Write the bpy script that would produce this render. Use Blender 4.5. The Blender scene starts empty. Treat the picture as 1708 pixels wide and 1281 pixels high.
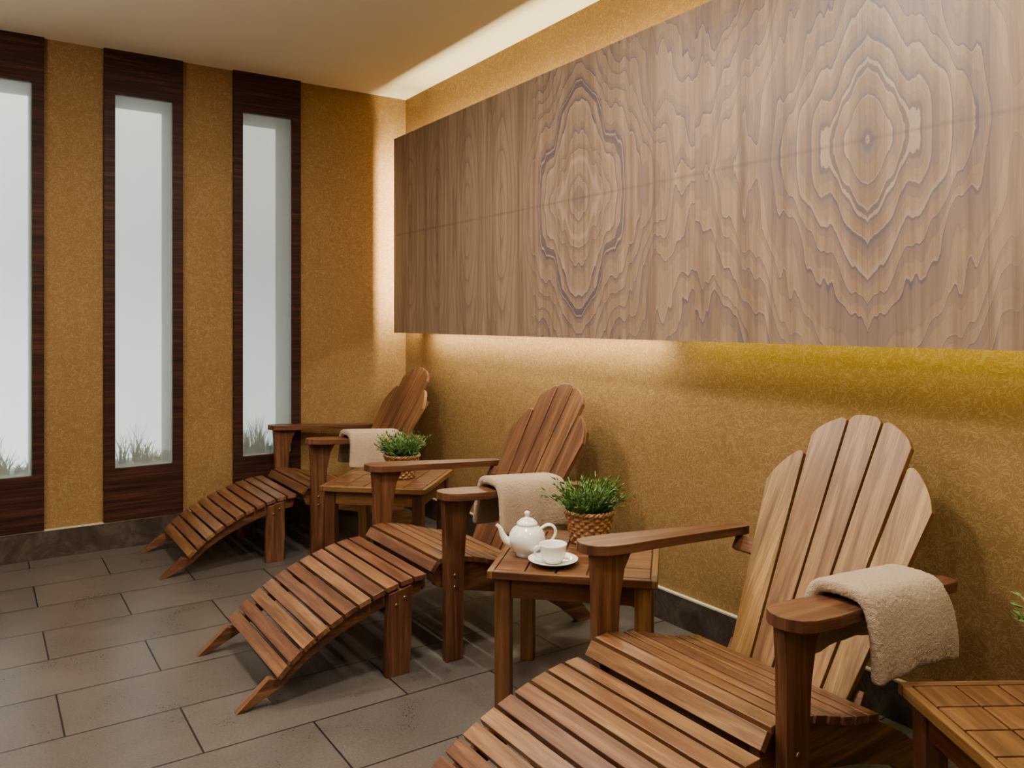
import bpy, bmesh, math, random
from mathutils import Matrix, Vector, noise
random.seed(7)
scene = bpy.context.scene
H = 1.15; W = 2.20; D = 4.468; CH = 2.515
XL = -2.4; YB = -1.7

# ---------------------------------------------------------------- node helpers
def new_mat(name):
    m = bpy.data.materials.new(name); m.use_nodes = True
    nt = m.node_tree
    b = nt.nodes['Principled BSDF']
    return m, nt, b
def N(nt, t, **kw):
    n = nt.nodes.new(t)
    for k, v in kw.items(): setattr(n, k, v)
    return n
def setin(nt, sock, v):
    if isinstance(v, bpy.types.NodeSocket): nt.links.new(v, sock)
    else: sock.default_value = v
def M_(nt, op, a, b=None, c=None):
    n = N(nt, 'ShaderNodeMath', operation=op)
    setin(nt, n.inputs[0], a)
    if b is not None: setin(nt, n.inputs[1], b)
    if c is not None: setin(nt, n.inputs[2], c)
    return n.outputs[0]
def COMB(nt, x, y, z=0.0):
    n = N(nt, 'ShaderNodeCombineXYZ')
    for i, v in enumerate((x, y, z)): setin(nt, n.inputs[i], v)
    return n.outputs[0]
def NOISE(nt, vec, scale, detail=3, rough=.5, dist=0.0):
    n = N(nt, 'ShaderNodeTexNoise')
    setin(nt, n.inputs['Vector'], vec)
    n.inputs['Scale'].default_value = scale; n.inputs['Detail'].default_value = detail
    n.inputs['Roughness'].default_value = rough; n.inputs['Distortion'].default_value = dist
    return n.outputs['Fac']
def RAMP(nt, fac, stops, interp='LINEAR'):
    n = N(nt, 'ShaderNodeValToRGB'); cr = n.color_ramp; cr.interpolation = interp
    while len(cr.elements) < len(stops): cr.elements.new(.5)
    for e, (p, c) in zip(cr.elements, stops):
        e.position = p; e.color = (*c, 1) if len(c) == 3 else c
    setin(nt, n.inputs[0], fac); return n.outputs[0]
def MIX(nt, fac, a, b, mode='MIX'):
    n = N(nt, 'ShaderNodeMix', data_type='RGBA', blend_type=mode)
    setin(nt, n.inputs[0], fac)
    setin(nt, n.inputs[6], (*a, 1) if isinstance(a, tuple) else a)
    setin(nt, n.inputs[7], (*b, 1) if isinstance(b, tuple) else b)
    return n.outputs[2]
def MAPV(nt, vec, scale):
    n = N(nt, 'ShaderNodeMapping'); setin(nt, n.inputs[0], vec)
    n.inputs['Scale'].default_value = scale; return n.outputs[0]
def MR(nt, v, a, b_, c, d, smooth=False):
    n = N(nt, 'ShaderNodeMapRange')
    if smooth: n.interpolation_type = 'SMOOTHSTEP'
    setin(nt, n.inputs[0], v)
    for i, q in enumerate((a, b_, c, d)): n.inputs[i+1].default_value = q
    return n.outputs[0]
def BUMP(nt, b, h, strength=.3, dist=.002):
    n = N(nt, 'ShaderNodeBump'); n.inputs['Strength'].default_value = strength
    n.inputs['Distance'].default_value = dist
    setin(nt, n.inputs['Height'], h); nt.links.new(n.outputs[0], b.inputs['Normal'])
def OBJ(nt): return N(nt, 'ShaderNodeTexCoord').outputs['Object']
def SEP(nt, v):
    n = N(nt, 'ShaderNodeSeparateXYZ'); setin(nt, n.inputs[0], v); return n.outputs

# ---------------------------------------------------------------- materials
def mat_boardwood(name, dark, mid, light, rough=.36, coat=.25):
    m, nt, b = new_mat(name)
    uv = N(nt, 'ShaderNodeUVMap'); uv.uv_map = 'UVMap'
    rnd = N(nt, 'ShaderNodeAttribute'); rnd.attribute_name = 'rnd'
    v = uv.outputs[0]
    g1 = NOISE(nt, MAPV(nt, v, (2.2, 38, 1)), 1.0, 4, .6, .8)
    g2 = NOISE(nt, MAPV(nt, v, (12, 420, 1)), 1.0, 2, .6)
    g3 = NOISE(nt, MAPV(nt, v, (2.2, 9, 1)), 1.0, 2, .5)
    c = RAMP(nt, g1, [(.3, dark), (.5, mid), (.72, light)])
    c = MIX(nt, M_(nt, 'MULTIPLY', M_(nt, 'SUBTRACT', g2, .35), 1.2), c, tuple(x*.35 for x in dark))
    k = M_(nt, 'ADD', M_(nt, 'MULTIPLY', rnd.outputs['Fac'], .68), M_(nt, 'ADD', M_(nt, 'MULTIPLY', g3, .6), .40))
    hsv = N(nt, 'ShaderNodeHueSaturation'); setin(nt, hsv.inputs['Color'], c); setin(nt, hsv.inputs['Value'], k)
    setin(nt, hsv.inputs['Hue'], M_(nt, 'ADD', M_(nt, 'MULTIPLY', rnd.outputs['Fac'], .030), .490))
    nt.links.new(hsv.outputs[0], b.inputs['Base Color'])
    setin(nt, b.inputs['Roughness'], M_(nt, 'ADD', M_(nt, 'MULTIPLY', g2, .25), rough-.08))
    b.inputs['Coat Weight'].default_value = coat; b.inputs['Coat Roughness'].default_value = .32
    BUMP(nt, b, g2, .25, .001)
    return m
teak = mat_boardwood('teak_wood', (.105, .045, .024), (.20, .091, .046), (.345, .185, .10), .40, .25)
tablewood = mat_boardwood('table_wood', (.105, .044, .022), (.165, .072, .034), (.25, .12, .058), .33, .3)

def mat_plain(name, col, rough=.5, metal=0, coat=0):
    m, nt, b = new_mat(name)
    n = NOISE(nt, OBJ(nt), 30, 2)
    c = MIX(nt, n, tuple(x*.93 for x in col), tuple(min(1, x*1.05) for x in col))
    nt.links.new(c, b.inputs['Base Color'])
    b.inputs['Roughness'].default_value = rough; b.inputs['Metallic'].default_value = metal
    b.inputs['Coat Weight'].default_value = coat
    return m
white_paint = mat_plain('white_paint', (.8, .82, .8), .6)
lining = mat_plain('niche_lining', (.42, .46, .46), .6)
porcelain = mat_plain('white_porcelain', (.82, .8, .76), .15, 0, .5)
steel = mat_plain('bolt_steel', (.30, .22, .14), .4, .9)
grout_light = mat_plain('pale_sealant', (.5, .46, .38), .6)
soil = mat_plain('soil', (.04, .03, .02), .9)
palegrass = mat_plain('frost_hazed_grass', (.28, .33, .25), .7)  # green paled so the frosted pane's haze sits in the colour

def mat_wall():
    m, nt, b = new_mat('ochre_damask_wallpaper')
    o = OBJ(nt)
    wrp = N(nt, 'ShaderNodeVectorMath', operation='ADD'); setin(nt, wrp.inputs[0], o)
    nn = N(nt, 'ShaderNodeTexNoise'); setin(nt, nn.inputs['Vector'], o); nn.inputs['Scale'].default_value = 16
    sc = N(nt, 'ShaderNodeVectorMath', operation='SCALE'); setin(nt, sc.inputs[0], nn.outputs['Color']); sc.inputs['Scale'].default_value = .07
    nt.links.new(sc.outputs[0], wrp.inputs[1])
    f = NOISE(nt, wrp.outputs[0], 42, 1.5, .5, 1.6)
    band = M_(nt, 'ABSOLUTE', M_(nt, 'SUBTRACT', f, .5))
    mask = RAMP(nt, band, [(.02, (1, 1, 1)), (.055, (0, 0, 0))])
    big = NOISE(nt, o, 2.5, 3)
    base = MIX(nt, big, (.225, .136, .060), (.285, .176, .079))
    c = MIX(nt, M_(nt, 'MULTIPLY', mask, .65), base, (.36, .245, .125))
    nt.links.new(c, b.inputs['Base Color'])
    setin(nt, b.inputs['Roughness'], M_(nt, 'SUBTRACT', .75, M_(nt, 'MULTIPLY', mask, .15)))
    b.inputs['Specular IOR Level'].default_value = .35
    BUMP(nt, b, M_(nt, 'ADD', M_(nt, 'MULTIPLY', mask, .5), M_(nt, 'MULTIPLY', NOISE(nt, o, 9, 4), 5)), .32, .002)
    return m
wallm = mat_wall()

def mat_ceiling():
    m, nt, b = new_mat('cream_ceiling_paint')
    c = MIX(nt, NOISE(nt, OBJ(nt), 3, 3), (.76, .71, .57), (.82, .77, .63))
    nt.links.new(c, b.inputs['Base Color']); b.inputs['Roughness'].default_value = .8
    return m
ceilm = mat_ceiling()

def mat_floor():
    m, nt, b = new_mat('grey_floor_tile')
    mp = N(nt, 'ShaderNodeMapping'); setin(nt, mp.inputs[0], OBJ(nt)); mp.inputs['Location'].default_value = (.1, -.12, 0)
    br = N(nt, 'ShaderNodeTexBrick'); nt.links.new(mp.outputs[0], br.inputs['Vector'])
    br.offset = .5; br.inputs['Scale'].default_value = 1; br.inputs['Brick Width'].default_value = .6
    br.inputs['Row Height'].default_value = .3; br.inputs['Mortar Size'].default_value = .0030
    br.inputs['Mortar Smooth'].default_value = .2
    br.inputs['Color1'].default_value = (.073, .063, .059, 1); br.inputs['Color2'].default_value = (.112, .097, .090, 1)
    br.inputs['Mortar'].default_value = (.05, .043, .038, 1)
    n1 = NOISE(nt, OBJ(nt), 4, 7, .7, .5); n2 = NOISE(nt, OBJ(nt), 150, 3, .6)
    c = MIX(nt, MR(nt, n1, .35, .75, 0, .8), br.outputs['Color'], (.165, .144, .134))
    c = MIX(nt, .35, c, RAMP(nt, n2, [(.3, (.035, .031, .029)), (.7, (.20, .175, .163))]))
    c = MIX(nt, br.outputs['Fac'], c, (.022, .019, .018))
    nt.links.new(c, b.inputs['Base Color'])
    setin(nt, b.inputs['Roughness'], M_(nt, 'ADD', .13, M_(nt, 'ADD', M_(nt, 'MULTIPLY', n1, .18), M_(nt, 'MULTIPLY', n2, .2))))
    h = M_(nt, 'SUBTRACT', M_(nt, 'MULTIPLY', n2, .25), br.outputs['Fac'])
    BUMP(nt, b, h, .5, .002)
    return m
floorm = mat_floor()

def mat_marble():
    m, nt, b = new_mat('dark_marble')
    n = NOISE(nt, OBJ(nt), 7, 8, .7, 1.5)
    c = RAMP(nt, n, [(.3, (.04, .03, .026)), (.5, (.075, .058, .05)), (.56, (.11, .09, .075)), (.62, (.07, .055, .046))])
    nt.links.new(c, b.inputs['Base Color']); b.inputs['Roughness'].default_value = .3
    return m
marble = mat_marble()

def mat_darkwood():
    m, nt, b = new_mat('dark_rosewood_veneer')
    o = OBJ(nt)
    n = NOISE(nt, MAPV(nt, o, (2.5, 2.5, 70)), 1, 4, .6, .3)
    c = RAMP(nt, n, [(.3, (.016, .007, .005)), (.5, (.045, .017, .012)), (.72, (.10, .040, .026))])
    nt.links.new(c, b.inputs['Base Color']); b.inputs['Roughness'].default_value = .55
    b.inputs['Specular IOR Level'].default_value = .3
    return m
darkwood = mat_darkwood()

def mat_panel():
    m, nt, b = new_mat('bookmatched_veneer')
    x, Y, Z = SEP(nt, OBJ(nt))
    p = M_(nt, 'PINGPONG', M_(nt, 'SUBTRACT', Y, 1.29), .64)
    zm = M_(nt, 'ABSOLUTE', M_(nt, 'SUBTRACT', Z, 1.653))
    cell = M_(nt, 'MULTIPLY', M_(nt, 'FLOOR', M_(nt, 'DIVIDE', M_(nt, 'ADD', Y, -.65), 1.28)), 3.7)
    v = COMB(nt, p, zm, cell)
    low = NOISE(nt, MAPV(nt, v, (4.5, 3.0, 1)), 1, 1, .5)
    rip = NOISE(nt, MAPV(nt, v, (15, 1.0, 1)), 1, 1.5, .5)
    jag = NOISE(nt, MAPV(nt, v, (60, 12, 1)), 1, 3, .65)
    sn = M_(nt, 'ADD', M_(nt, 'MULTIPLY', M_(nt, 'SINE', M_(nt, 'MULTIPLY', p, math.pi/1.28)), .35), M_(nt, 'MULTIPLY', p, .65/.64))
    E = 1.25
    a1 = M_(nt, 'POWER', M_(nt, 'MULTIPLY', sn, .44), E)
    a2 = M_(nt, 'POWER', M_(nt, 'MULTIPLY', zm, .52), E)
    r = M_(nt, 'POWER', M_(nt, 'ADD', M_(nt, 'ADD', a1, a2), .0006), 1/E)
    amp = MR(nt, r, 0, .14, .2, 1)
    dis = M_(nt, 'ADD', M_(nt, 'MULTIPLY', M_(nt, 'SUBTRACT', low, .5), .16), M_(nt, 'MULTIPLY', M_(nt, 'SUBTRACT', rip, .5), .12))
    rr = M_(nt, 'ADD', r, M_(nt, 'MULTIPLY', dis, amp))
    rr = M_(nt, 'ADD', rr, M_(nt, 'MULTIPLY', M_(nt, 'SUBTRACT', jag, .5), .009))
    sp = NOISE(nt, COMB(nt, M_(nt, 'MULTIPLY', rr, 20), cell, 0), 1, 1, .5)
    ph = M_(nt, 'ADD', M_(nt, 'MULTIPLY', rr, 21), M_(nt, 'MULTIPLY', sp, 1.8))
    t = M_(nt, 'FRACT', ph)
    t2 = M_(nt, 'FRACT', M_(nt, 'MULTIPLY', ph, 3.0))
    lines = RAMP(nt, t, [(0, (.7, .7, .7)), (.02, (1, 1, 1)), (.06, (.95, .95, .95)), (.10, (.52, .52, .52)), (.36, (.36, .36, .36)), (.44, (.05, .05, .05)), (.95, (0, 0, 0))])
    lines2 = RAMP(nt, t2, [(0, (.7, .7, .7)), (.08, (.4, .4, .4)), (.2, (0, 0, 0))])
    gr = NOISE(nt, MAPV(nt, v, (24, 1.0, 1)), 1, 4, .65, .3)
    gf = NOISE(nt, MAPV(nt, v, (230, 5, 1)), 1, 3, .6)
    base = RAMP(nt, gr, [(.28, (.185, .125, .088)), (.5, (.325, .230, .163)), (.72, (.43, .315, .226))])
    base = MIX(nt, M_(nt, 'MULTIPLY', M_(nt, 'SUBTRACT', gf, .3), .7), base, (.155, .108, .08))
    mL = MR(nt, Y, 2.98, 2.84, .06, 1, True)
    mR = MR(nt, Y, .88, 1.0, .3, 1, True)
    mask = M_(nt, 'MULTIPLY', mL, mR)
    patch = MR(nt, NOISE(nt, MAPV(nt, v, (4, 2, 1)), 1.3, 2), .35, .6, .6, 1)
    s = M_(nt, 'MULTIPLY', M_(nt, 'MULTIPLY', lines, mask), patch)
    c = MIX(nt, M_(nt, 'MULTIPLY', s, .95), base, (.120, .100, .122))
    c = MIX(nt, M_(nt, 'MULTIPLY', M_(nt, 'MULTIPLY', lines2, mask), .3), c, (.14, .10, .09))
    hl = RAMP(nt, t, [(.93, (0, 0, 0)), (.985, (1, 1, 1))])
    c = MIX(nt, M_(nt, 'MULTIPLY', M_(nt, 'MULTIPLY', hl, mask), .25), c, (.50, .43, .38))
    pl = M_(nt, 'PINGPONG', M_(nt, 'SUBTRACT', Y, 3.47), .16)
    e = M_(nt, 'SQRT', M_(nt, 'ADD', M_(nt, 'MULTIPLY', pl, pl), M_(nt, 'MULTIPLY', M_(nt, 'MULTIPLY', zm, zm), .035)))
    e = M_(nt, 'ADD', e, M_(nt, 'MULTIPLY', M_(nt, 'SUBTRACT', low, .5), .05))
    te = RAMP(nt, M_(nt, 'FRACT', M_(nt, 'MULTIPLY', e, 36)), [(0, (1, 1, 1)), (.2, (.3, .3, .3)), (.4, (0, 0, 0))])
    c = MIX(nt, M_(nt, 'MULTIPLY', M_(nt, 'MULTIPLY', te, MR(nt, Y, 2.84, 2.98, 0, 1)), .55), c, (.14, .10, .08))
    ps = M_(nt, 'PINGPONG', M_(nt, 'SUBTRACT', Y, 1.61), .32)
    seam = M_(nt, 'LESS_THAN', ps, .0011)
    seamz = MR(nt, M_(nt, 'ADD', zm, M_(nt, 'MULTIPLY', rip, .014)), .003, .016, .5, 0)
    c = MIX(nt, M_(nt, 'MAXIMUM', M_(nt, 'MULTIPLY', seam, .4), seamz), c, (.12, .09, .08))
    nt.links.new(c, b.inputs['Base Color'])
    b.inputs['Roughness'].default_value = .46
    BUMP(nt, b, gf, .08, .001)
    return m
panelm = mat_panel()

def mat_towel():
    m, nt, b = new_mat('beige_terry_cloth')
    n = NOISE(nt, OBJ(nt), 330, 2, .7); n2 = NOISE(nt, OBJ(nt), 25, 3)
    c = MIX(nt, n, (.28, .20, .14), (.56, .44, .33)); c = MIX(nt, M_(nt, 'MULTIPLY', n2, .3), c, (.40, .29, .20))
    nt.links.new(c, b.inputs['Base Color']); b.inputs['Roughness'].default_value = .95
    b.inputs['Sheen Weight'].default_value = .3
    BUMP(nt, b, n, .9, .004)
    return m
towelm = mat_towel()

def mat_wicker():
    m, nt, b = new_mat('wicker')
    n = NOISE(nt, OBJ(nt), 120, 3)
    c = RAMP(nt, n, [(.3, (.14, .065, .03)), (.5, (.34, .18, .095)), (.7, (.52, .32, .18))])
    nt.links.new(c, b.inputs['Base Color']); b.inputs['Roughness'].default_value = .45
    return m
wicker = mat_wicker()
def mat_leaf():
    m, nt, b = new_mat('green_leaf')
    rnd = N(nt, 'ShaderNodeAttribute'); rnd.attribute_name = 'rnd'
    c = RAMP(nt, rnd.outputs['Fac'], [(0, (.03, .07, .018)), (.5, (.075, .155, .04)), (1, (.18, .29, .09))])
    nt.links.new(c, b.inputs['Base Color']); b.inputs['Roughness'].default_value = .45
    return m
leafm = mat_leaf()

def mat_frost():
    m, nt, b = new_mat('frosted_glass')
    nt.nodes.remove(b)
    out = nt.nodes['Material Output']
    tr = N(nt, 'ShaderNodeBsdfRefraction'); tr.inputs[0].default_value = (.97, .99, .98, 1)
    tr.inputs['Roughness'].default_value = .29; tr.inputs['IOR'].default_value = 1.08
    d2 = N(nt, 'ShaderNodeBsdfDiffuse'); d2.inputs[0].default_value = (.66, .72, .74, 1)
    m1 = N(nt, 'ShaderNodeMixShader'); m1.inputs[0].default_value = .24
    nt.links.new(tr.outputs[0], m1.inputs[1]); nt.links.new(d2.outputs[0], m1.inputs[2])
    nt.links.new(m1.outputs[0], out.inputs[0])
    return m
frost = mat_frost()
def mat_emit(name, col, s, grad=False):
    m, nt, b = new_mat(name)
    b.inputs['Base Color'].default_value = (*col, 1)
    if grad:
        X, Y, z = SEP(nt, OBJ(nt))
        n = NOISE(nt, MAPV(nt, OBJ(nt), (3, 3, .8)), 1, 2)
        f = MR(nt, M_(nt, 'ADD', z, M_(nt, 'MULTIPLY', n, .8)), .7, 2.7, 0, 1)
        nt.links.new(RAMP(nt, f, [(0, (.90, 1, .93)), (.5, (.84, .88, .96)), (1, (.97, .95, .90))]), b.inputs['Emission Color'])
        xs = MR(nt, X, .1, 1.35, 1.25, .66)
        zs = RAMP(nt, f, [(0, (1, 1, 1)), (.3, (.9, .9, .9)), (.62, (.66, .66, .66)), (1, (.9, .9, .9))])
        setin(nt, b.inputs['Emission Strength'], M_(nt, 'MULTIPLY', M_(nt, 'MULTIPLY', xs, zs), s))
    else:
        b.inputs['Emission Color'].default_value = (*col, 1)
        b.inputs['Emission Strength'].default_value = s
    return m
lightbox = mat_emit('lightbox_backing', (.85, .92, .9), 1.3, True)
ledwarm = mat_emit('led_warm', (1, .75, .4), 6)
ledgreen = mat_emit('led_yellow', (.8, .75, .1), 4)
lampm = mat_emit('lamp_diffuser', (1, .85, .65), 5)

# ---------------------------------------------------------------- mesh builder
class B:
    def __init__(s): s.v = []; s.f = []; s.uv = []; s.r = []; s.sm = []; s.mi = []
    def add(s, verts, faces, uvs=None, rnd=None, smooth=False, mat=0):
        o = len(s.v); s.v += [tuple(v) for v in verts]
        r = random.random() if rnd is None else rnd
        for i, f in enumerate(faces):
            s.f.append([o+k for k in f]); s.uv.append(uvs[i] if uvs else [(0, 0)]*len(f))
            s.r.append(r); s.sm.append(smooth); s.mi.append(mat)
    def prism(s, poly, t, M=Matrix(), swap=False, mat=0, rnd=None):
        n = len(poly)
        vs = [M @ Vector((x, y, -t/2)) for x, y in poly] + [M @ Vector((x, y, t/2)) for x, y in poly]
        ou, ov = random.random()*9, random.random()*9
        def U(x, y): return (y+ou, x+ov) if swap else (x+ou, y+ov)
        fs = [list(range(n))[::-1], [n+i for i in range(n)]]
        us = [[U(*poly[i]) for i in range(n)][::-1], [U(*p) for p in poly]]
        for i in range(n):
            j = (i+1) % n
            fs.append([i, j, n+j, n+i])
            a, b_ = poly[i], poly[j]
            dx, dy = abs(a[0]-b_[0]), abs(a[1]-b_[1])
            along = (dy >= dx) if swap else (dx >= dy)
            if along:
                k = 1 if swap else 0
                us.append([(a[k]+ou, ov+.3), (b_[k]+ou, ov+.3), (b_[k]+ou, ov+.3+t), (a[k]+ou, ov+.3+t)])
            else:
                us.append([(ou, a[1-(1 if swap else 0)]+ov), (ou, b_[1-(1 if swap else 0)]+ov), (ou+t*.2, b_[1-(1 if swap else 0)]+ov), (ou+t*.2, a[1-(1 if swap else 0)]+ov)])
        s.add(vs, fs, us, rnd, False, mat)
    def box(s, c, sx, sy, sz, M=Matrix(), mat=0, rnd=None, grain='x'):
        if grain == 'x': R = Matrix.Identity(4); a, b_, t = sx, sy, sz
        elif grain == 'y': R = Matrix(((0, -1, 0, 0), (1, 0, 0, 0), (0, 0, 1, 0), (0, 0, 0, 1))); a, b_, t = sy, sx, sz
        else: R = Matrix(((0, 1, 0, 0), (0, 0, 1, 0), (1, 0, 0, 0), (0, 0, 0, 1))); a, b_, t = sz, sx, sy
        T = M @ Matrix.Translation(c) @ R
        s.prism([(-a/2, -b_/2), (a/2, -b_/2), (a/2, b_/2), (-a/2, b_/2)], t, T, mat=mat, rnd=rnd)
    def lathe(s, prof, c=(0, 0, 0), n=40, mat=0, M=Matrix(), wob=None):
        vs = []; fs = []
        for i, (r, z) in enumerate(prof):
            for k in range(n):
                a = 2*math.pi*k/n
                rr = r + (wob(i, a) if wob else 0)
                vs.append(M @ Vector((c[0]+rr*math.cos(a), c[1]+rr*math.sin(a), c[2]+z)))
        for i in range(len(prof)-1):
            for k in range(n):
                k2 = (k+1) % n
                fs.append([i*n+k, i*n+k2, (i+1)*n+k2, (i+1)*n+k])
        s.add(vs, fs, None, None, True, mat)
    def tube(s, pts, rad, n=10, mat=0, M=Matrix(), flat=1.0):
        vs = []; fs = []
        pts = [Vector(p) for p in pts]
        for i, p in enumerate(pts):
            t = (pts[min(i+1, len(pts)-1)]-pts[max(i-1, 0)]).normalized()
            up = Vector((0, 1, 0)) if abs(t.y) < .9 else Vector((1, 0, 0))
            a = t.cross(up).normalized(); b_ = t.cross(a).normalized()
            r = rad[i] if isinstance(rad, (list, tuple)) else rad
            for k in range(n):
                an = 2*math.pi*k/n
                vs.append(M @ (p + a*r*math.cos(an) + b_*r*flat*math.sin(an)))
        for i in range(len(pts)-1):
            for k in range(n):
                k2 = (k+1) % n; fs.append([i*n+k, i*n+k2, (i+1)*n+k2, (i+1)*n+k])
        fs.append(list(range(n))[::-1]); fs.append([(len(pts)-1)*n+k for k in range(n)])
        s.add(vs, fs, None, None, True, mat)
    def make(s, name, mats, loc=(0, 0, 0), rotz=0, bevel=0, recalc=True):
        me = bpy.data.meshes.new(name); me.from_pydata(s.v, [], s.f)
        uvl = me.uv_layers.new(name='UVMap')
        flat = [c for f in s.uv for uv in f for c in uv]
        uvl.data.foreach_set('uv', flat)
        at = me.attributes.new('rnd', 'FLOAT', 'FACE'); at.data.foreach_set('value', s.r)
        me.polygons.foreach_set('use_smooth', s.sm); me.polygons.foreach_set('material_index', s.mi)
        for m in mats: me.materials.append(m)
        if recalc:
            bm = bmesh.new(); bm.from_mesh(me); bmesh.ops.recalc_face_normals(bm, faces=bm.faces); bm.to_mesh(me); bm.free()
        ob = bpy.data.objects.new(name, me); scene.collection.objects.link(ob)
        ob.location = loc; ob.rotation_euler = (0, 0, rotz)
        if bevel:
            md = ob.modifiers.new('bevel', 'BEVEL'); md.width = bevel; md.segments = 2; md.limit_method = 'ANGLE'; md.angle_limit = math.radians(40)
        return ob
def rbox(name, x0, x1, y0, y1, z0, z1, mat, bevel=0):
    b = B(); b.box(((x0+x1)/2, (y0+y1)/2, (z0+z1)/2), x1-x0, y1-y0, z1-z0)
    return b.make(name, [mat], bevel=bevel)

# ---------------------------------------------------------------- room shell
rbox('floor', XL-.1, W+.1, YB-.1, D+.5, -.1, 0, floorm)
rbox('ceiling', XL-.1, W+.1, YB-.1, D+.5, CH, CH+.1, ceilm)
rbox('wall_right', W, W+.1, YB-.1, D+.5, 0, CH, wallm)
rbox('wall_left', XL-.1, XL, YB-.1, D+.5, 0, CH, wallm)
rbox('wall_front', XL, W, YB-.1, YB, 0, CH, wallm)
GZ0, GZ1 = .405, 2.295
gl = []
k = -3
while k <= 1:
    x0 = .574 + .6315*k; gl.append((x0, x0+.273)); k += 1
gl = [g for g in gl if g[0] > XL+.15]
bw = B()
xs = [XL] + [x for g in gl for x in g] + [W]
for i in range(0, len(xs), 2):
    bw.box(((xs[i]+xs[i+1])/2, D+.15, CH/2), xs[i+1]-xs[i], .3, CH)
for a, c in gl:
    bw.box(((a+c)/2, D+.15, GZ0/2), c-a, .3, GZ0)
    bw.box(((a+c)/2, D+.15, (GZ1+CH)/2), c-a, .3, CH-GZ1)
bw.make('wall_back', [wallm])
BH = .14
for i, (a, c) in enumerate(gl):
    fr = B(); fx0, fx1 = a-.05, c+.05; t = .022; yc = D-t/2
    fr.box(((fx0+a)/2, yc, (BH+CH)/2), a-fx0, t, CH-BH)
    fr.box(((fx1+c)/2, yc, (BH+CH)/2), fx1-c, t, CH-BH)
    fr.box(((a+c)/2, yc, (BH+GZ0)/2), c-a, t, GZ0-BH)
    fr.box(((a+c)/2, yc, (GZ1+CH)/2), c-a, t, CH-GZ1)
    for xx, s_ in ((a, 1), (c, -1)):
        fr.box((xx+s_*.002, D+.14, (GZ0+GZ1)/2), .004, .28, GZ1-GZ0, mat=1)
    fr.box(((a+c)/2, D+.14, GZ0+.002), c-a, .28, .004, mat=1)
    fr.box(((a+c)/2, D+.14, GZ1-.002), c-a, .28, .004, mat=1)
    fr.box(((a+c)/2, D+.275, (GZ0+GZ1)/2), c-a-.008, .006, GZ1-GZ0-.008, mat=2)
    fr.box(((a+c)/2, D+.006, (GZ0+GZ1)/2), c-a-.008, .006, GZ1-GZ0-.008, mat=3)
    fr.make('window_%d' % (i+1), [darkwood, lining, lightbox, frost])
    gb = B()
    cl = [(a+.05, .15), (a+.12, .19), (a+.16, .12), (c-.04, .06)]
    for _ in range(110):
        bc, hm = random.choice(cl)
        bx = bc+random.gauss(0, .018); by = random.uniform(D+.06, D+.16)
        hh = hm*random.uniform(.35, 1.05); lx = random.uniform(-.06, .06); ly = random.uniform(-.01, .03)
        w = .0028
        P = []
        for q in range(4):
            f = q/3; px = min(max(bx+lx*f*f, a+.012), c-.012)
            P.append((px-w*(1-f*.8), by+ly*f, GZ0+.005+hh*f)); P.append((px+w*(1-f*.8), by+ly*f, GZ0+.005+hh*f))
        gb.add(P, [[2*q, 2*q+1, 2*q+3, 2*q+2] for q in range(3)])
    gb.make('ornamental_grass', [palegrass], recalc=False)
rbox('baseboard_back', XL+.014, W-.014, D-.014, D, 0, BH-.006, marble)
rbox('trim_1', XL+.014, W-.014, D-.016, D, BH-.006, BH, grout_light)
rbox('baseboard_right', W-.014, W, YB+.014, D-.0145, 0, .116, marble)
rbox('trim_2', W-.016, W, YB+.016, D-.0165, .116, .122, grout_light)
rbox('baseboard_left', XL, XL+.014, YB+.014, D-.0145, 0, .13, marble)
rbox('baseboard_front', XL+.0145, W-.0145, YB, YB+.014, 0, .13, marble)

# ---------------------------------------------------------------- veneer wall panel
PX = 2.05; PY0, PY1 = -.6, 4.32; PZ0, PZ1 = 1.079, 2.227
pb = B()
pb.box((PX+.0125, (PY0+PY1)/2, (PZ0+PZ1)/2), .025, PY1-PY0, PZ1-PZ0, grain='y')
for zz in (1.3, 2.0):
    pb.box((PX+.086, (PY0+PY1)/2, zz), .124, PY1-PY0-.3, .04, mat=1)
for y0, y1, mi in ((1.9, 4.15, 2), (-.5, 1.9, 3)):
    pb.box((2.085, (y0+y1)/2, PZ1-.05), .012, y1-y0, .01, mat=mi)
    pb.box((2.085, (y0+y1)/2, PZ0+.05), .012, y1-y0, .01, mat=mi)
pb.make('wood_veneer_panel', [panelm, darkwood, ledwarm, ledgreen])

def area(name, loc, rot, sx, sy, power, col, spread=math.pi):
    l = bpy.data.lights.new(name, 'AREA'); l.shape = 'RECTANGLE'; l.size = sx; l.size_y = sy
    l.energy = power; l.color = col; l.spread = spread
    o = bpy.data.objects.new(name, l); scene.collection.objects.link(o); o.location = loc; o.rotation_euler = rot
    return o
PI = math.pi
area('led_strip_lamp', (2.13, 3.15, PZ0+.02), (0, 0, 0), .02, 1.9, 9, (1, .91, .68))
area('led_strip_lamp', (2.14, .95, PZ0+.03), (0, 0, 0), .02, 2.3, 3.0, (1, .96, .34))
area('led_strip_lamp', (2.115, 3.2, PZ1-.11), (PI, 0, 0), .02, 2.1, 10, (1, .88, .55))
area('led_strip_lamp', (2.115, .95, PZ1-.11), (PI, 0, 0), .02, 2.4, 8, (1, .92, .38))
area('led_strip_lamp', (2.12, PY1-.09, 1.653), (PI/2, 0, 0), .03, 1.0, 14, (1, .88, .64))

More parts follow.
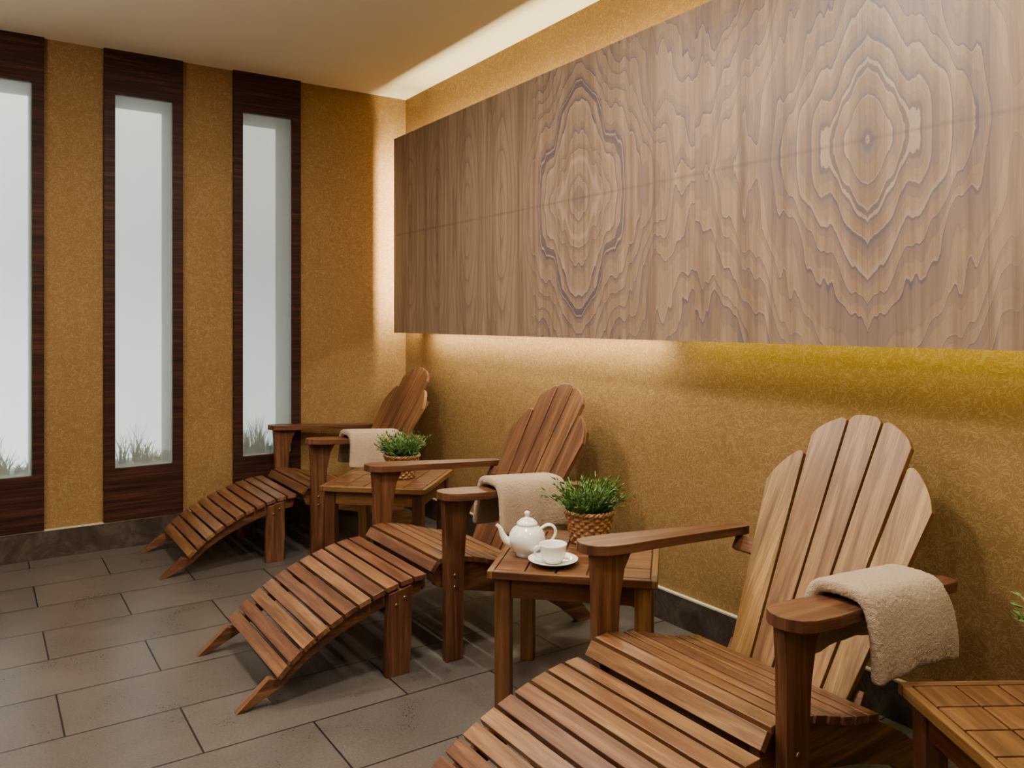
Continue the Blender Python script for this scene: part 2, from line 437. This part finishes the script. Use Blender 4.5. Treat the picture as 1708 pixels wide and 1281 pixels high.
# ---------------------------------------------------------------- ceiling downlights
def downlight(x, y, power, size=.16, spread=PI, col=(1, .91, .78)):
    b = B()
    b.lathe([(.085, -.004), (.085, 0), (.06, 0), (.06, -.004), (.085, -.004)], n=32, mat=0)
    b.lathe([(.06, -.001), (.0001, -.001)], n=32, mat=1)
    b.make('ceiling_downlight', [white_paint, lampm], (x, y, CH))
    l = bpy.data.lights.new('downlight_lamp', 'AREA'); l.shape = 'DISK'; l.size = size; l.energy = power; l.color = col; l.spread = spread
    o = bpy.data.objects.new('downlight_lamp', l); scene.collection.objects.link(o); o.location = (x, y, CH-.012)
    return o
downlight(.85, 2.9, 22)
downlight(1.0, 1.75, 31)
downlight(1.25, .55, 19)
downlight(-.9, 2.4, 13, col=(1, .93, .84))
downlight(-.8, .3, 20, col=(1, .93, .84))
def added_uplight(x, y, power):  # unseen uplighter stand, added to brighten the ceiling
    b = B()
    b.lathe([(.0005, 0), (.14, 0), (.14, .012), (.02, .022), (.012, .05), (.012, 1.62), (.05, 1.64), (.15, 1.74), (.155, 1.745), (.14, 1.745), (.04, 1.66), (.0005, 1.655)], n=40)
    b.make('added_uplight', [steel], (x, y, 0))
    area('added_uplight_bulb', (x, y, 1.72), (PI, 0, 0), .16, .16, power, (1, .94, .82))
added_uplight(-1.3, 2.3, 74)
added_uplight(-.9, -1.1, 38)

# ---------------------------------------------------------------- adirondack chair
LAT = Matrix(((1, 0, 0, 0), (0, 0, -1, 0), (0, 1, 0, 0), (0, 0, 0, 1)))
def lat(y): return Matrix.Translation((0, y, 0)) @ LAT
def catmull(P, n):
    out = []
    P = [P[0]] + list(P) + [P[-1]]
    for i in range(1, len(P)-2):
        for k in range(n):
            t = k/n; p0, p1, p2, p3 = P[i-1], P[i], P[i+1], P[i+2]
            out.append(tuple(.5*((2*p1[a])+(-p0[a]+p2[a])*t+(2*p0[a]-5*p1[a]+4*p2[a]-p3[a])*t*t+(-p0[a]+3*p1[a]-3*p2[a]+p3[a])*t**3) for a in range(len(p1))))
    out.append(tuple(P[-2])); return out
def arclen(path):
    L = [0]
    for a, b_ in zip(path, path[1:]): L.append(L[-1]+math.dist(a, b_))
    return L
def at(path, L, s):
    for i in range(len(L)-1):
        if L[i+1] >= s or i == len(L)-2:
            f = (s-L[i])/(L[i+1]-L[i]); a, b_ = path[i], path[i+1]
            p = tuple(a[k]+(b_[k]-a[k])*f for k in range(2)); d = math.dist(a, b_)
            return p, ((b_[0]-a[0])/d, (b_[1]-a[1])/d)
def slat(b, p, t, halfy, w, th, rnd=None):
    tx, tz = t
    n = (-tz, tx)
    c = (p[0]-n[0]*th/2, p[1]-n[1]*th/2)
    Mx = Matrix(((0, tx, tz, c[0]), (1, 0, 0, 0), (0, tz, -tx, c[1]), (0, 0, 0, 1)))
    b.prism([(-halfy, -w/2), (halfy, -w/2), (halfy, w/2), (-halfy, w/2)], th, Mx, rnd=rnd)
def bolt(b, x, y, z, s):
    Mx = Matrix.Translation((x, y, z)) @ Matrix.Rotation(PI/2 if s < 0 else -PI/2, 4, 'X')
    b.lathe([(.006, 0), (.006, .0015), (.004, .003), (.0001, .0032)], n=12, mat=1, M=Mx)
X0 = 1.65
def off(poly): return [(x-X0, z) for x, z in poly]
def chair(cy, dx=0, back_lit_tone=.5):
    b = B(); R = lambda lo, hi: random.uniform(lo, hi)
    path = catmull(off([(1.262, .302), (1.282, .332), (1.33, .347), (1.44, .328), (1.56, .292), (1.675, .268)]), 8)
    L = arclen(path); n = 9; pitch = L[-1]/n
    for i in range(n):
        p, t = at(path, L, (i+.5)*pitch); slat(b, p, t, .272, pitch-.010, .018, rnd=R(.2, .75))
    for s in (-1, 1):
        top = [at(path, L, q*L[-1]/10) for q in range(11)]
        tp = [(p[0]+t[1]*.0185, p[1]-t[0]*.0185) for p, t in top]
        tp += off([(1.73, .222), (1.80, .18), (1.90, .10), (1.985, .0), (1.905, 0.0), (1.83, .065), (1.74, .125), (1.62, .165), (1.45, .205), (1.34, .23), (1.29, .25)])
        b.prism(tp, .026, lat(s*.245), rnd=R(.2, .5))
        leg = off([(1.308, 0), (1.372, 0), (1.376, .30), (1.384, .42), (1.400, .50), (1.430, .552), (1.298, .5535), (1.304, .46), (1.306, .30)])
        b.prism(leg, .028, lat(s*.288), swap=True, rnd=R(.1, .4))
        for zz in (.25, .29): bolt(b, 1.34-X0, s*.302, zz, s)
        prof = [(0, .0), (.005, .022), (.02, .042), (.05, .054), (.12, .057), (.22, .052), (.34, .045), (.48, .037), (.6, .032), (.62, .028), (.63, .018)]
        up = [(x, w) for x, w in prof]; dn = [(x, -w*(1.0 if x < .15 else .9)) for x, w in prof[1:]][::-1]
        ang = math.atan(.06)
        Mx = Matrix.Translation((1.275-X0, s*.303, .5665)) @ Matrix.Rotation(ang, 4, 'Y')
        b.prism(up+dn, .025, Mx, rnd=R(0, .12))
    b.box((1.315-X0, 0, .275), .02, .462, .06, grain='y', rnd=.2)
    bx, bz = 1.672-X0, .222
    ux, uz = .496, .868
    def bM(o): return Matrix(((0, ux, -uz, bx+o*uz), (1, 0, 0, 0), (0, uz, ux, bz-o*ux), (0, 0, 0, 1)))
    def edge(i, s_): return (-.172+.0688*i) + (-.262+.1048*i - (-.172+.0688*i))*s_/.72
    def topc(t):
        a = abs(t)
        if a <= .157: return .766 - .075*(a/.157)**2.1
        return .640 - .120*min(1, (a-.157)/.105)**1.6
    for i in range(5):
        g = .0035
        base0 = edge(i, 0)+g; base1 = edge(i+1, 0)-g
        l_ = edge(i, .66)+g; r_ = edge(i+1, .66)-g
        poly = [(base0, 0), (base1, 0)]
        kk = 10
        for q in range(kk+1):
            t = r_ + (l_-r_)*q/kk
            tt = t
            if i == 0: tt = min(t, -.1575)
            elif i == 4: tt = max(t, .1575)
            else: tt = max(-.1565, min(.1565, t))
            st = topc(tt)
            poly.append((t*(1+.12*(st-.66)), st - (.012 if q in (0, kk) else .003 if q in (1, kk-1) else 0)))
        b.prism(poly, .018, bM(.009), swap=True, rnd=back_lit_tone+R(-.25, .25))
    for sc, hw in ((.33, .30), (.05, .20), (.56, .215)):
        b.prism([(-hw, sc-.022), (hw, sc-.022), (hw, sc+.022), (-hw, sc+.022)], .022, bM(.0305), rnd=.2)
    return b.make('adirondack_chair', [teak, steel], (X0+dx, cy, 0), bevel=.003)

def footrest(cy, dx=0):
    b = B(); xo = .95
    P = [(x-xo, z) for x, z in [(.735, .088), (.80, .147), (.88, .20), (.98, .25), (1.09, .288), (1.17, .306), (1.24, .312)]]
    path = catmull(P, 8); L = arclen(path); n = 11; pitch = L[-1]/n
    for i in range(n):
        p, t = at(path, L, (i+.5)*pitch); slat(b, p, t, .28, pitch-.009, .017, rnd=random.uniform(.1, .7))
    for s in (-1, 1):
        tp = []; bt = []
        for q in range(15):
            p, t = at(path, L, q*L[-1]/14)
            tp.append((p[0]+t[1]*.0175, p[1]-t[0]*.0175))
            dd = .0175+.030+.018*min(1, q/8)
            if q < 14: bt.append((p[0]+t[1]*dd, p[1]-t[0]*dd))
        poly = [(.625-xo, 0), (.652-xo, 0)] + bt + [(1.225-xo, .247)] + tp[::-1] + [(.722-xo, .082)]
        b.prism(poly, .026, lat(s*.243), rnd=random.uniform(.1, .5))
        leg = [(x-xo, z) for x, z in [(1.09, 0), (1.172, 0), (1.18, .12), (1.178, .285), (1.10, .268), (1.09, .14)]]
        b.prism(leg, .026, lat(s*.2695), swap=True, rnd=random.uniform(.05, .3))
        for xx, zz in ((1.125, .23), (1.155, .25)): bolt(b, xx-xo, s*.283, zz, s)
    b.box((1.14-xo, 0, .24), .022, .46, .05, grain='y', rnd=.2)
    b.box((.80-xo, 0, .112), .018, .46, .024, grain='y', rnd=.2)
    return b.make('slatted_footrest', [teak, steel], (xo+dx, cy, 0), bevel=.0028)

def towel(cy, dx=0, seed=0, x0=1.475, x1=1.76):
    ycen = -.298; zt = lambda X: .5795-(X-1.265)*.06+.021
    r = .066
    sec = [(-r-.016, -.158), (-r-.014, -.115), (-r-.01, -.075), (-r-.003, -.035), (-r+.012, -.006), (-.035, .002), (0, .004), (.035, .002), (r-.012, -.006), (r+.0, -.035), (r+.006, -.08), (r+.01, -.12), (r+.012, -.155)]
    sec = catmull(sec, 2); nx = 14
    bm = bmesh.new(); g = []
    for i in range(nx+1):
        f = i/nx; X = x0+(x1-x0)*f; row = []
        for j, (yy, zz) in enumerate(sec):
            h = abs(j/(len(sec)-1)-.5)*2
            nz = noise.noise(Vector((X*7+seed*3, yy*9, zz*6)))
            flare = 1+.05*h
            xx = (x0+x1)/2+(X-(x0+x1)/2)*flare + (.012*nz if h > .4 else .004*nz)
            yy2 = yy + (1 if yy > 0 else -1)*h*(.012*abs(nz)+.008*math.sin(f*9+seed)**2)
            row.append(bm.verts.new((xx-X0, ycen+yy2, zt(X)+zz*(1+.05*math.sin(f*5+seed)))))
        g.append(row)
    for i in range(nx):
        for j in range(len(sec)-1):
            bm.faces.new((g[i][j], g[i+1][j], g[i+1][j+1], g[i][j+1]))
    bmesh.ops.recalc_face_normals(bm, faces=bm.faces)
    me = bpy.data.meshes.new('towel'); bm.to_mesh(me); bm.free()
    for p in me.polygons: p.use_smooth = True
    me.materials.append(towelm)
    o = bpy.data.objects.new('towel', me); scene.collection.objects.link(o); o.location = (X0+dx, cy, 0)
    md = o.modifiers.new('s', 'SOLIDIFY'); md.thickness = .030; md.offset = 0
    md = o.modifiers.new('ss', 'SUBSURF'); md.levels = 3; md.render_levels = 3
    tx = bpy.data.textures.new('tw%d' % seed, 'CLOUDS'); tx.noise_scale = .006
    md = o.modifiers.new('d', 'DISPLACE'); md.texture = tx; md.strength = .0035; md.mid_level = .5
    return o

for i, (cy, dx, bt_) in enumerate(((4.07, .045, .45), (2.65, 0, .45), (1.30, 0.01, .9))):  # nearest chair's back slats toned paler, downlight glow put into the wood colour
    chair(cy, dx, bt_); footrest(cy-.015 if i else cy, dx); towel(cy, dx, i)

# ---------------------------------------------------------------- side tables
TZ = .43
def table(cx, cy, rot, S=.465):
    b = B(); h = S/2
    b.box((0, 0, TZ-.016), S-.006, S-.006, .018, rnd=.0)
    for s in (-1, 1):
        b.box((0, s*(h-.009), TZ-.0115), S, .018, .023, grain='x')
        b.box((s*(h-.009), 0, TZ-.0115), .018, S-.036, .023, grain='y')
    n = 5; inner = S-.038; tl = inner/n
    for i in range(n):
        for j in range(n):
            c = (-inner/2+tl*(i+.5), -inner/2+tl*(j+.5), TZ-.0045)
            b.box(c, tl-.004, tl-.004, .009, grain='y', rnd=random.uniform(.3, .7))
    for sx in (-1, 1):
        for sy in (-1, 1):
            b.box((sx*(h-.042), sy*(h-.042), (TZ-.025)/2), .046, .046, TZ-.025, grain='z')
    for s in (-1, 1):
        b.box((0, s*(h-.035), TZ-.055), S-.13, .02, .055, grain='x')
        b.box((s*(h-.035), 0, TZ-.055), .02, S-.13, .055, grain='y')
    return b.make('side_table', [tablewood], (cx, cy, 0), rot, bevel=.0025)
table(1.575, 3.365, math.radians(46), .48)
table(1.56, 1.95, math.radians(45), .485)
table(1.60, .575, math.radians(-32))

# ---------------------------------------------------------------- potted plants
def plant(x, y, seed, z=TZ):
    random.seed(seed)
    b = B(); rows = 9; hgt = .098; prof = []
    for i in range(rows*4+1):
        f = i/(rows*4); ph = (i % 4)/4
        prof.append((.058+.020*f+.0025*math.sin(ph*PI), f*hgt+.002))
    def wob(i, a):
        row = i//4; ph = (i % 4)/4
        return .0035*math.sin(14*a+row*PI)*math.sin(ph*PI)
    b.lathe([(.0005, .001), (.058, .002)], n=84)
    b.lathe(prof, n=112, wob=wob)
    for q in range(2):
        pts = [((.079)*math.cos(a), .079*math.sin(a), hgt+.004+.004*math.sin(16*a+q*PI)) for a in [2*PI*k/96 for k in range(97)]]
        b.tube([(p[0]*(1+.04*math.cos(16*a2+q*PI)), p[1]*(1+.04*math.cos(16*a2+q*PI)), p[2]) for p, a2 in zip(pts, [2*PI*k/96 for k in range(97)])], .0042, n=8)
    b.lathe([(.076, hgt-.012), (.0005, hgt-.008)], n=40, mat=1)
    for sidx in range(150):
        a = random.uniform(0, 2*PI); rr = .062*math.sqrt(random.random())
        tilt = (rr/.062)*random.uniform(.3, 1.25)+random.uniform(0, .2); ln = random.uniform(.07, .135)
        p = Vector((rr*math.cos(a), rr*math.sin(a), hgt-.006)); d = Vector((math.cos(a)*math.sin(tilt*.6), math.sin(a)*math.sin(tilt*.6), math.cos(tilt*.6))).normalized()
        seg = 7; tone = random.random()
        for q in range(seg):
            p2 = p + d*(ln/seg)
            for m in range(3):
                side = Vector((random.gauss(0, 1), random.gauss(0, 1), random.gauss(.3, .7))).normalized()
                ld = (d*.9+side*.75).normalized(); l2 = random.uniform(.018, .034)*(1.1-.4*q/seg)
                wv = ld.cross(side).normalized()*.0021 if ld.cross(side).length > 1e-4 else Vector((.002, 0, 0))
                tip = p+ld*l2; tip.z = max(tip.z, hgt*.75) ; mid = p+ld*l2*.5
                b.add([p, mid+wv, tip, mid-wv], [[0, 1, 2, 3]], rnd=min(1, max(0, tone*.5+q/seg*.45+random.uniform(-.1, .15))), mat=2)
            p = p2; d = (d+Vector((math.cos(a)*.07*tilt, math.sin(a)*.07*tilt, -.05*tilt))).normalized()
    return b.make('potted_plant', [wicker, soil, leafm], (x, y, z), recalc=False)
plant(1.655, 2.02, 3)
plant(1.62, 3.33, 5)
plant(1.748, .635, 9)
random.seed(11)

# ---------------------------------------------------------------- tea set
def teapot(x, y, z, rot):
    b = B()
    b.lathe([(.0005, .004), (.032, .004), (.034, 0), (.037, .001), (.036, .008), (.046, .02), (.054, .036), (.057, .052), (.054, .068), (.044, .083), (.034, .09), (.031, .093), (.033, .096), (.032, .099), (.028, .104), (.017, .112), (.008, .115), (.005, .119), (.008, .124), (.009, .129), (.006, .134), (.0005, .1355)], n=56)
    sp = catmull([(-.045, 0, .034), (-.064, 0, .044), (-.076, 0, .062), (-.084, 0, .082), (-.095, 0, .093)], 5)
    b.tube(sp, [.015-.0095*min(1, i/(len(sp)-1)*1.15) for i in range(len(sp))], n=16)
    hd = catmull([(.044, 0, .082), (.062, 0, .092), (.080, 0, .088), (.088, 0, .070), (.080, 0, .050), (.064, 0, .036), (.050, 0, .032)], 5)
    b.tube(hd, .0048, n=12, flat=1.4)
    return b.make('teapot', [porcelain], (x, y, z), rot)
def cup(x, y, z, rot):
    b = B()
    b.lathe([(.0005, .003), (.022, .003), (.0235, 0), (.0255, .001), (.026, .005), (.034, .014), (.038, .028), (.0405, .050), (.0415, .055), (.040, .0555), (.0385, .050), (.035, .026), (.029, .013), (.0005, .009)], n=48)
    hd = catmull([(.037, 0, .047), (.050, 0, .049), (.058, 0, .040), (.054, 0, .026), (.044, 0, .018), (.035, 0, .018)], 5)
    b.tube(hd, .0034, n=10, flat=1.5)
    return b.make('teacup', [porcelain], (x, y, z), rot)
def saucer(x, y, z):
    b = B()
    b.lathe([(.0005, .002), (.03, .002), (.032, 0), (.036, .001), (.05, .006), (.066, .012), (.073, .0165), (.0745, .018), (.072, .0185), (.05, .0095), (.034, .0055), (.0005, .005)], n=56)
    return b.make('saucer', [porcelain], (x, y, z))
teapot(1.405, 2.015, TZ, math.radians(-33.8))
saucer(1.415, 1.895, TZ); cup(1.415, 1.895, TZ+.006, math.radians(-200))

# ---------------------------------------------------------------- world + camera
w = bpy.data.worlds.new('world'); scene.world = w; w.use_nodes = True
w.node_tree.nodes['Background'].inputs[0].default_value = (.5, .45, .4, 1)
w.node_tree.nodes['Background'].inputs[1].default_value = .3
cam = bpy.data.cameras.new('camera'); co = bpy.data.objects.new('camera', cam); scene.collection.objects.link(co)
cam.sensor_width = 36; cam.lens = 36*1331/1708; cam.shift_y = -105.5/1708; cam.clip_start = .02
co.location = (0, 0, H); co.rotation_euler = (PI/2, 0, -math.radians(33.8))
scene.camera = co
scene.view_settings.look = 'AgX - Medium High Contrast'
